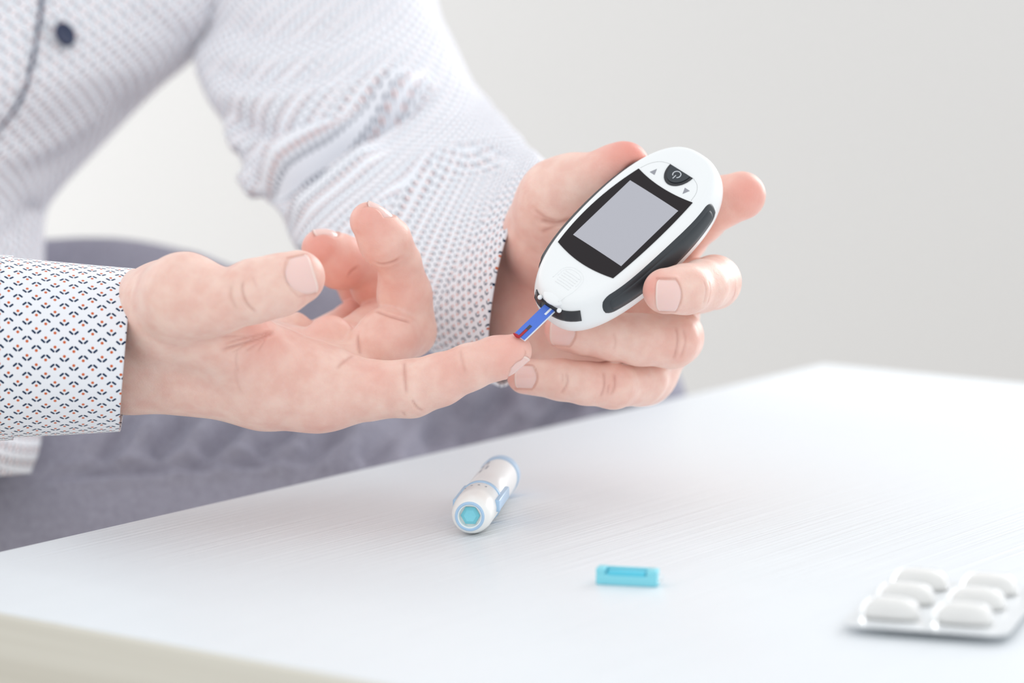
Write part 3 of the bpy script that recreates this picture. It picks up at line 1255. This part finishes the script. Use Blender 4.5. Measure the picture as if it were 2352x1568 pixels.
slA = [
    ((30, 592), (30, 1003), OA + 2, (-4, 0, -38)),
    ((-140, 585), (-140, 1012), OA + 8, (-4, 0, -40)),
    ((-500, 570), (-460, 1040), 40, (-4, 0, -44)),
    ((-1000, 440), (-930, 960), 150, (-10, 0, -52)),
    ((-1200, 230), (-780, 560), 250, (0, 10, -58)),
    ((-1220, -60), (-660, 60), 340, (0, 10, -62)),
    ((-1150, -380), (-560, -300), 400, (0, 10, -62)),
]
cloth('sleeve', cloth_noise(loft(slA, 160, 160), 1.0, 70, 6), shirt)
cuA = [
    ((2, 588), (2, 1007), OA, (-4, 0, -39.5)),
    ((150, 603), (140, 999), OA, (-5, 0, -41)),
    ((309, 616), (276, 992), OA, (-6, 0, -41)),
]
GCA = loft(cuA, 160, 60)
GCA = cloth_noise(GCA, 0.25, 40, 9)
cuffA = cloth('cuff', GCA, shirt, 0.0011)

# trousers
gT = Grid((-620, -700, -1920), (130, 120, -1250), 3.3)
DT = gT.field()
def tc_(a, b, k=30):
    add_cone(gT, DT, P(*a[:3]), P(*b[:3]), a[3], b[3], k)
tc_((250, 960, 385, 90), (1290, 985, 376, 64), 60)
tc_((-330, 1180, 280, 88), (760, 1290, 250, 70), 60)
tc_((-420, 960, 400, 105), (250, 960, 390, 92), 40)
tc_((-420, 960, 400, 105), (-330, 1180, 280, 88), 40)
tc_((350, 1090, 340, 78), (1130, 1050, 362, 58), 60)
tc_((1290, 985, 376, 64), (1250, 2300, 400, 48))
tc_((760, 1290, 250, 70), (560, 2600, 300, 50))
VT, FT = surface_nets(DT, gT)
VT = relax(VT, FT, 4)
NT = vnormals(VT, FT)
pxv = CX - VT[:, 0] / VT[:, 2] * F
pyv = CY + VT[:, 1] / VT[:, 2] * F
tot = np.zeros(len(VT))
rs = np.random.RandomState(4)
for x0, y0, x1, y1, wd, dp in [(225, 1070, 330, 940, 18, 6), (340, 1055, 450, 940, 26, 8), (450, 1060, 585, 940, 22, 8), (575, 1050, 700, 950, 24, 8), (690, 1050, 800, 970, 22, 7),
                               (820, 1060, 960, 950, 30, 8), (930, 1070, 1080, 920, 30, 9), (1050, 1040, 1180, 890, 28, 10), (1140, 1030, 1260, 900, 22, 7), (1230, 1010, 1340, 905, 26, 10), (1400, 980, 1460, 930, 22, 6),
                               (100, 1092, 760, 1052, 10, 4), (420, 620, 640, 600, 18, 3)]:
    e = np.array([x1 - x0, y1 - y0], float)
    t = np.clip(((pxv - x0) * e[0] + (pyv - y0) * e[1]) / (e @ e), 0, 1)
    d = np.hypot(pxv - x0 - t * e[0], pyv - y0 - t * e[1])
    fade = np.clip(np.minimum(t, 1 - t) * 5 + 0.1, 0, 1)
    tot += dp * (np.exp(-(d / wd) ** 2) - 0.5 * np.exp(-((d - 2.2 * wd) / wd) ** 2)) * fade
VT = VT - NT * (tot * np.clip(NT[:, 2] * 2 + 0.5, 0, 1))[:, None]
obj('trousers', mesh_np('trousers', to_world(VT), FT), MT['trousers'], person)

# ------------------------------------------------------------------ the glucose meter
meter = empty('glucose_meter', 'white blood glucose meter with dark screen and black side grip held in the hand', 'glucose meter', METER)
def shell(t, s, out=0.0):
    e = 1e-3
    p = contour(t)
    tg = contour(t + e) - contour(t - e)
    L = np.linalg.norm(tg)
    nx, ny = tg[1] / L, -tg[0] / L
    k = s * 60
    i = min(int(k), 59)
    d, z = PFINE[i] + (PFINE[i + 1] - PFINE[i]) * (k - i)
    a, b = PFINE[max(i - 1, 0)], PFINE[min(i + 2, 60)]
    dn, dzn = -(b[1] - a[1]), -(b[0] - a[0])      # profile normal in (outward, z)
    q = math.hypot(dn, dzn) + 1e-9
    o_, zz = dn / q * out, dzn / q * out
    return np.array([p[0] + nx * (o_ - d), p[1] + ny * (o_ - d), z + zz])


def s_of_z(z):
    return float(np.interp(-z, -PFINE[:, 1], np.linspace(0, 1, 61)))


def z_face(x, y):
    """height of the slightly domed front"""
    c = 0.25 + 0.55 * max(0.0, 1 - (x / 19.5) ** 2) * max(0.0, 1 - ((y - MY) / 46) ** 2)
    return c


NT_ = 160
v, f = [], []
tt = [2 * math.pi * k / NT_ for k in range(NT_)]
for j in range(61):
    for t in tt:
        v.append(shell(t, j / 60))
for j in range(60):
    for k in range(NT_):
        k2 = (k + 1) % NT_
        f.append((j * NT_ + k, (j + 1) * NT_ + k, (j + 1) * NT_ + k2, j * NT_ + k2))
rim = [np.array(v[k]) for k in range(NT_)]
base = 0
prev = list(range(NT_))
for q in (0.93, 0.82, 0.66, 0.48, 0.3, 0.12):
    st = len(v)
    for k in range(NT_):
        x, y = rim[k][0] * q, MY + (rim[k][1] - MY) * q
        v.append(np.array([x, y, z_face(x, y)]))
    for k in range(NT_):
        k2 = (k + 1) % NT_
        f.append((prev[k], prev[k2], st + k2, st + k))
    prev = list(range(st, st + NT_))
f.append(tuple(prev))
f.append(tuple(60 * NT_ + k for k in range(NT_ - 1, -1, -1)))
mm_ = bpy.data.meshes.new('housing')
mm_.from_pydata([tuple(np.array(q) * S) for q in v], [], f)
obj('housing', mm_, MT['white'], meter, angle=60)


def face_patch(name, outline, zoff, th, material, parent, dome=True):
    """a plate that follows the domed front: outline in mm"""
    bm = bmesh.new()
    vs_ = [bm.verts.new((x * S, y * S, 0)) for x, y in outline]
    fc = bm.faces.new(vs_)
    bmesh.ops.triangulate(bm, faces=[fc])
    bmesh.ops.subdivide_edges(bm, edges=[e for e in bm.edges if e.calc_length() > 0.006], cuts=3, use_grid_fill=True)
    for q in bm.verts:
        q.co.z = (z_face(q.co.x / S, q.co.y / S) + zoff) * S
    r = bmesh.ops.extrude_face_region(bm, geom=list(bm.faces))
    for q in r['geom']:
        if isinstance(q, bmesh.types.BMVert):
            q.co.z -= th * S
    return obj(name, bm_mesh(name, bm), material, parent, angle=35)


def grid_patch(name, fx, nu, nv, zoff, th, material, parent):
    """fx(u,v) in 0..1 -> (x,y) mm on the front"""
    v, f = [], []
    for j in range(nv + 1):
        for i in range(nu + 1):
            x, y = fx(i / nu, j / nv)
            v.append((x * S, y * S, (z_face(x, y) + zoff) * S))
    n1 = len(v)
    v += [(a, b, c - th * S) for a, b, c in v]
    for j in range(nv):
        for i in range(nu):
            a = j * (nu + 1) + i
            f.append((a, a + 1, a + nu + 2, a + nu + 1))
    ring = [i for i in range(nu + 1)] + [j * (nu + 1) + nu for j in range(1, nv + 1)] + [nv * (nu + 1) + i for i in range(nu - 1, -1, -1)] + [j * (nu + 1) for j in range(nv - 1, 0, -1)]
    for i in range(len(ring)):
        a, b = ring[i], ring[(i + 1) % len(ring)]
        f.append((a, n1 + a, n1 + b, b))
    me = bpy.data.meshes.new(name)
    me.from_pydata(v, [], f)
    bm = bmesh.new()
    bm.from_mesh(me)
    bmesh.ops.recalc_face_normals(bm, faces=bm.faces)
    bm.to_mesh(me)
    bm.free()
    return obj(name, me, material, parent, angle=35)


def glass_xy(u, v):
    y0 = -25.0 - 2.4 * (1 - (2 * u - 1) ** 2)
    y1 = 25.6 - 2.0 * (1 - (2 * u - 1) ** 2)
    y = y0 + (y1 - y0) * v
    q = (y - 0.2) / 27.0
    xl = -18.0 + 2.9 * q * q + 0.7 * q
    xr = 16.2 - 1.2 * q * q + 0.3 * q
    return xl + (xr - xl) * u, y


glass = grid_patch('screen', glass_xy, 16, 24, 0.32, 0.6, MT['glass'], meter)


def rrect(x0, x1, y0, y1, r, n=5):
    out = []
    for cx, cy, a0 in ((x1 - r, y1 - r, 0), (x0 + r, y1 - r, 90), (x0 + r, y0 + r, 180), (x1 - r, y0 + r, 270)):
        for k in range(n + 1):
            a = math.radians(a0 + 90 * k / n)
            out.append((cx + r * math.cos(a), cy + r * math.sin(a)))
    return out


grid_patch('display', lambda u, v: (-13.4 + 27.0 * u, -18.4 + 36.8 * v), 10, 12, 0.40, 0.2, MT['lcd'], glass)

# power button: a D with its flat side up
ol = [(-6.3 + 0.7, 35.6), (6.3 + 0.7, 35.6)]
for k in range(1, 20):
    a = math.pi * k / 20
    ol.append((0.7 + 6.3 * math.cos(a) * (1 - 0.06 * math.sin(a)), 35.6 - 8.9 * math.sin(a) ** 0.9))
btn = face_patch('power_button', ol, 0.35, 0.8, MT['blackg'], meter)
ol2 = [(0.7 + (x - 0.7) * 0.80, 35.3 + (y - 35.6) * 0.80) for x, y in ol]
face_patch('button_face', ol2, 0.75, 0.6, MT['black'], btn)


def face_tube(name, pts, r, z, material, parent):
    pp = catmull(pts, 6 * len(pts)) if len(pts) > 2 else np.array(pts, float)
    p3 = np.array([(x, y, z_face(x, y) + z) for x, y in pp])
    v, f = tube_np(p3, r, 8)
    return obj(name, mesh_np(name, v * S, f), material, parent)


ic = [(0.7 + 1.75 * math.sin(a), 32.6 + 1.75 * math.cos(a)) for a in np.linspace(math.radians(215), math.radians(505), 14)]
face_tube('power_icon', ic, 0.24, 0.80, MT['icon'], btn)
face_tube('power_icon', [(0.7, 29.9), (0.7, 32.0)], 0.24, 0.82, MT['icon'], btn)
for nm, cx, cy, sg in (('up_arrow_button', -8.5, 28.2, 1), ('down_arrow_button', 9.0, 28.6, -1)):
    face_patch(nm, [(cx - 1.35, cy - sg * 1.1), (cx + 1.35, cy - sg * 1.1), (cx, cy + sg * 2.0)], 0.12, 0.3, MT['greyp'], meter)
face_tube('panel_seam', [(-14.6, 26.5), (-12.8, 31.0), (-9.8, 34.3), (-5.6, 35.9)], 0.10, 0.0, MT['line'], meter)
face_tube('panel_seam', [(7.0, 35.9), (10.8, 34.0), (13.2, 30.6), (14.2, 26.0)], 0.10, 0.0, MT['line'], meter)
# ribs and arch on the strip release
for k in range(6):
    y = -34.2 - 1.35 * k
    face_tube('grip_rib', [(-3.4, y), (0.4, y + 0.15), (4.2, y)], 0.16, 0.05, MT['white'], meter)
face_tube('release_arch', [(-5.6, -40.0), (-5.2, -34.0), (-2.6, -31.4), (0.4, -30.9), (3.4, -31.4), (6.0, -34.0), (6.4, -40.0), (5.2, -45.0), (4.6, -48.0)], 0.16, 0.0, MT['white'], meter)
face_tube('release_arch', [(-4.6, -38.0), (-4.2, -34.2), (-2.0, -32.4), (0.4, -32.1), (2.8, -32.4), (5.0, -34.2), (5.4, -38.0)], 0.14, 0.0, MT['white'], meter)


def y_to_t(y, side=1):
    q = np.clip((y - MY) / MB, -0.9999, 0.9999)
    s = math.copysign(abs(q) ** (2.55 / 2), q)
    a = math.asin(s)
    return a if side > 0 else math.pi - a


def side_patch(name, y0, y1, zc, half, out, side, material, parent, nu=60, nv=10, th=0.5):
    """rounded bar that lies on the flank of the housing"""
    v, f = [], []
    for i in range(nu + 1):
        u = i / nu
        y = y0 + (y1 - y0) * u
        e = min(u, 1 - u) * (y1 - y0)
        hw = half(u)
        hw *= math.sqrt(max(0.0, 1 - (max(0, hw - e) / hw) ** 2)) if e < hw else 1
        for j in range(nv + 1):
            q = -1 + 2 * j / nv
            z = zc(u) + q * max(hw, 0.02)
            edge = (1 - abs(q) ** 4) * min(1, e / 1.2)
            v.append(shell(y_to_t(y, side), s_of_z(z), out * edge ** 0.5 - th * (1 - edge ** 0.5)))
    for i in range(nu):
        for j in range(nv):
            a = i * (nv + 1) + j
            f.append((a, a + 1, a + nv + 2, a + nv + 1))
    me = bpy.data.meshes.new(name)
    me.from_pydata([tuple(np.array(q) * S) for q in v], [], f)
    bm = bmesh.new()
    bm.from_mesh(me)
    bmesh.ops.recalc_face_normals(bm, faces=bm.faces)
    bm.to_mesh(me)
    bm.free()
    return obj(name, me, material, parent, angle=60)


for side in (1, -1):
    gp = side_patch('side_grip', -36.5, 34.0, lambda u: -6.9, lambda u: 5.3 + 1.3 * math.sin(math.pi * u) ** 1.5, 0.7, side, MT['black'], meter)
    side_patch('grip_inlay', -33.5, 31.0, lambda u: -6.9, lambda u: 3.2 + 1.3 * math.sin(math.pi * u) ** 1.5, 1.3, side, MT['black'], gp)


def end_patch(name, x0, x1, z0, z1, out, material, parent):
    """dark window in the lower end of the housing"""
    v, f = [], []
    n, m = 14, 6
    for i in range(n + 1):
        x = x0 + (x1 - x0) * i / n
        lo_, hi_ = math.pi, 2 * math.pi
        for _ in range(40):
            md = (lo_ + hi_) / 2
            if contour(md)[0] < x:
                lo_ = md
            else:
                hi_ = md
        for j in range(m + 1):
            z = z0 + (z1 - z0) * j / m
            v.append(shell(lo_, s_of_z(z), out))
    for i in range(n):
        for j in range(m):
            a = i * (m + 1) + j
            f.append((a, a + 1, a + m + 2, a + m + 1))
    me = bpy.data.meshes.new(name)
    me.from_pydata([tuple(np.array(q) * S) for q in v], [], f)
    o = obj(name, me, material, parent)
    md = o.modifiers.new('thickness', 'SOLIDIFY')
    md.thickness = 0.0006
    md.offset = 0
    return o


end_patch('end_window', -10.0, 13.5, -4.2, -9.5, 0.15, MT['blackg'], meter)
# white lip around the strip slot with its two small nubs
bm = bmesh.new()
for x, y, z, rx, ry, rz in ((-4.9, -49.4, -3.2, 1.0, 1.1, 1.0), (6.0, -49.5, -3.2, 1.0, 1.1, 1.0), (0.5, -45.6, -1.9, 5.6, 4.6, 1.9)):
    r = bmesh.ops.create_icosphere(bm, subdivisions=3, radius=1)
    for q in r['verts']:
        q.co = Vector(((q.co.x * rx + x) * S, (q.co.y * ry + y) * S, (q.co.z * rz + z) * S))
obj('slot_lip', bm_mesh('slot_lip', bm), MT['white'], meter)

# ------------------------------------------------------------------ test strip (in the meter's slot)
strip = empty('test_strip', 'blue test strip between glucose meter and fingertip with a drop of blood', 'test strip', METER)
SX, SY0, SY1, SZ = 0.6, -46.5, -68.6, -6.0
obj('carrier', box_mesh('carrier', (SX - 2.9) * S, (SX + 2.9) * S, SY1 * S, SY0 * S, (SZ - 0.55) * S, SZ * S, 0.0001, 1), MT['stripw'], strip, angle=40)
obj('blue_cover', box_mesh('blue_cover', (SX - 2.95) * S, (SX + 2.5) * S, (SY1 + 0.02) * S, SY0 * S, SZ * S, (SZ + 0.35) * S, 0.0001, 1), MT['blue'], strip, angle=40)
obj('contact_mark', box_mesh('contact_mark', (SX + 0.3) * S, (SX + 1.3) * S, -53.6 * S, -49.5 * S, (SZ + 0.3) * S, (SZ + 0.42) * S), MT['stripw'], strip, sm=False)
obj('capillary_channel', box_mesh('capillary_channel', (SX - 0.8) * S, (SX + 0.6) * S, (SY1 + 0.0) * S, (SY1 + 7.2) * S, (SZ + 0.3) * S, (SZ + 0.42) * S), MT['dark'], strip, sm=False)
obj('blood_sample', box_mesh('blood_sample', (SX - 0.6) * S, (SX + 0.45) * S, (SY1 - 0.1) * S, (SY1 + 4.6) * S, (SZ + 0.33) * S, (SZ + 0.5) * S, 0.00008, 1), MT['blood'], strip, angle=40)
bm = bmesh.new()
bmesh.ops.create_icosphere(bm, subdivisions=3, radius=1)
for q in bm.verts:
    a = q.co
    q.co = Vector(((SX - 1.6 + a.x * 1.9) * S, (SY1 - 0.2 + a.y * (0.7 + 0.2 * a.x)) * S, (SZ + 0.1 + a.z * 0.8) * S))
obj('blood_drop', bm_mesh('blood_drop', bm), MT['blood'], strip)

# ------------------------------------------------------------------ lancing device on the table
R_L = 0.0088
pf = on_plane(1080, 1184, TABLE_Z + R_L)
pb = on_plane(1150, 1090, TABLE_Z + R_L)
dx_ = (pb - pf).normalized()
LL = (pb - pf).length
lm = Matrix.Identity(4)
lm.col[0][:3] = dx_
lm.col[1][:3] = Vector((0, 0, 1)).cross(dx_)
lm.col[2][:3] = (0, 0, 1)
lm.translation = pf
dev = empty('lancing_device', 'white pen-shaped lancing device with cyan nose lying on the table', 'lancing device', lm)
R = R_L
k = LL / 0.1
obj('nose_cap', lathe_mesh('nose_cap', [(0.0044, 0.001), (0.0046, -0.0016), (0.0056, -0.0022), (0.0072, -0.0006), (0.0084, 0.004), (R, 0.010), (R, 0.030 * k), (0.0083, 0.0305 * k), (0.0044, 0.0305 * k)], 56), MT['frost'], dev, angle=50)
obj('nose_tip', lathe_mesh('nose_tip', [(0.0008, -0.0004), (0.0026, -0.0006), (0.0041, 0.0004), (0.0043, 0.004), (0.002, 0.0042)], 6), MT['cyan'], dev, sm=False)
obj('nose_ring', lathe_mesh('nose_ring', [(0.0050, -0.0019), (0.0054, -0.0025), (0.0060, -0.0023), (0.0063, -0.0014)], 48, False), MT['paleblue'], dev)
obj('front_ring', lathe_mesh('front_ring', [(0.0087, 0.0305 * k), (0.0092, 0.031 * k), (0.0092, 0.0335 * k), (0.0087, 0.034 * k)], 56), MT['paleblue'], dev, angle=50)
obj('barrel', lathe_mesh('barrel', [(0.0084, 0.034 * k), (R, 0.0345 * k), (R, 0.06 * k), (0.0086, 0.09 * k), (0.0080, 0.098 * k)], 56), MT['white'], dev, angle=50)
obj('end_collar', lathe_mesh('end_collar', [(0.0083, 0.093 * k), (0.0089, 0.0935 * k), (0.0087, 0.101 * k), (0.0078, 0.103 * k), (0.004, 0.1035 * k)], 56), MT['paleblue'], dev, angle=50)
for sy in (1, -1):
    o = obj('side_slider', box_mesh('side_slider', 0.018 * k, 0.052 * k, -0.0012, 0.0012, -0.0026, 0.0026, 0.0008, 3), MT['paleblue'], dev, angle=40)
    o.location = (0, sy * 0.0088, 0.001)
for i, (x, a, L) in enumerate([(0.064, 0.5, 0.006), (0.070, 0.25, 0.008), (0.077, 0.6, 0.005), (0.084, 0.4, 0.006)]):
    o = obj('print_mark', box_mesh('print_mark', -L / 2, L / 2, -0.0005, 0.0005, -0.0001, 0.0001), MT['print'], dev, sm=False)
    o.location = (x * k, R * math.sin(a), R * math.cos(a) - 0.0001)
    o.rotation_euler = (-a, 0, 0)
for i in range(4):
    a = 0.4 + i * 0.35
    o = obj('depth_dot', lathe_mesh('depth_dot', [(0.0002, 0), (0.0006, 0.0001), (0.0005, 0.0003), (0.0001, 0.00035)], 12), MT['print'], dev)
    o.rotation_euler = (0, -math.pi / 2, 0)
    o.location = (0.024 * k, (R - 0.0001) * math.sin(a - 0.8), (R - 0.0001) * math.cos(a - 0.8))

# ------------------------------------------------------------------ lancet
pa = on_plane(1372, 1338, TABLE_Z)
pb = on_plane(1512, 1345, TABLE_Z)
dx_ = (pb - pa).normalized()
LN = (pb - pa).length
lm = Matrix.Identity(4)
lm.col[0][:3] = dx_
lm.col[1][:3] = Vector((0, 0, 1)).cross(dx_)
lm.col[2][:3] = (0, 0, 1)
lm.translation = (pa + pb) / 2
lan = empty('lancet', 'small turquoise plastic lancet lying alone on the white table', 'lancet', lm)
hl = LN / 2
obj('body', box_mesh('body', -hl, hl, -0.0034, 0.0034, 0.0, 0.0042, 0.0006, 2), MT['cyan'], lan, angle=40)
obj('end_block', box_mesh('end_block', -hl, -hl + 0.0036, -0.0034, 0.0034, 0.0038, 0.0066, 0.0006, 2), MT['cyan'], lan, angle=40)
obj('end_block', box_mesh('end_block', hl - 0.0042, hl, -0.0034, 0.0034, 0.0038, 0.0064, 0.0006, 2), MT['cyan'], lan, angle=40)
obj('side_rail', box_mesh('side_rail', -hl + 0.002, hl - 0.002, 0.0018, 0.0034, 0.0038, 0.0064, 0.0005, 2), MT['cyan'], lan, angle=40)
obj('needle_core', box_mesh('needle_core', -hl + 0.0046, hl - 0.0046, -0.0034, 0.0012, 0.0036, 0.0056, 0.0006, 2), MT['cyand'], lan, angle=40)
obj('twist_cap', lathe_mesh('twist_cap', [(0.0012, hl - 0.0002), (0.0014, hl + 0.0008), (0.0009, hl + 0.0016)], 20), MT['clear'], lan).location = (0, 0, 0.0032)

# ------------------------------------------------------------------ blister pack
c00 = on_plane(1928, 1458, TABLE_Z)         # near left corner
c10 = on_plane(2285, 1484, TABLE_Z)         # near right corner
ex_ = (c10 - c00).normalized()
ey_ = Vector((-ex_.y, ex_.x, 0))
bmx = Matrix.Identity(4)
bmx.col[0][:3] = ex_
bmx.col[1][:3] = ey_
bmx.col[2][:3] = (0, 0, 1)
bmx.translation = c00
bmx = bmx @ Matrix.Translation((0, 0, 0.0034)) @ Matrix.Rotation(math.radians(-1.2), 4, 'X')
pack = empty('blister_pack', 'silver blister pack of white tablets at the right edge of the table', 'blister pack', bmx)
BW, BL = (c10 - c00).length + 0.004, 0.092
v, f = [], []
bm = bmesh.new()
ol = rrect(0, BW * 1000, 0, BL * 1000, 7, 6)
fc = bm.faces.new([bm.verts.new((x * S, y * S, 0)) for x, y in ol])
r = bmesh.ops.extrude_face_region(bm, geom=[fc])
for q in r['geom']:
    if isinstance(q, bmesh.types.BMVert):
        q.co.z += 0.0007
obj('foil_sheet', bm_mesh('foil_sheet', bm), MT['foil'], pack, sm=False)


def capsule_mesh(name, L, rw, h, power=2.6, nu=28, nv=9):
    """oblong dome: length L, half width rw, height h"""
    v, f = [], []
    for j in range(nv + 1):
        a = math.pi / 2 * j / nv
        for i in range(nu):
            t = 2 * math.pi * i / nu
            c, s_ = math.cos(t), math.sin(t)
            k_ = math.cos(a) ** (2 / power)
            x = math.copysign(abs(c) ** (2 / power), c) * L / 2 * (0.25 + 0.75 * k_ if j < nv else 0.0)
            y = math.copysign(abs(s_) ** (2 / power), s_) * rw * (k_ if j < nv else 0.0)
            v.append((x, y, h * math.sin(a) ** (2 / power)))
    for j in range(nv):
        for i in range(nu):
            i2 = (i + 1) % nu
            f.append((j * nu + i, j * nu + i2, (j + 1) * nu + i2, (j + 1) * nu + i))
    f.append(tuple(range(nu - 1, -1, -1)))
    me = bpy.data.meshes.new(name)
    me.from_pydata(v, [], f)
    bm = bmesh.new()
    bm.from_mesh(me)
    bmesh.ops.remove_doubles(bm, verts=bm.verts, dist=1e-6)
    bmesh.ops.recalc_face_normals(bm, faces=bm.faces)
    bm.to_mesh(me)
    bm.free()
    return me


dome_me = capsule_mesh('blister', 0.0225, 0.0062, 0.0082)
pill_me = capsule_mesh('tablet', 0.0190, 0.0047, 0.0066)
rows = ('near', 'middle', 'far')
for j in range(3):
    for i in range(2):
        x = 0.0155 + i * 0.0265
        y = 0.016 + j * 0.029
        o = obj('blister', dome_me, MT['clear'], pack)
        o.location = (x, y, 0.0006)
        t = obj('tablet', pill_me, MT['pill'])
        t.matrix_world = bmx @ Matrix.Translation((x, y, 0.0010))
        t['label'] = 'white oblong tablet in blister pack, %s row, %s column' % (rows[j], ('left', 'right')[i])
        t['category'] = 'tablet'
        t['group'] = 'tablets in the blister pack'
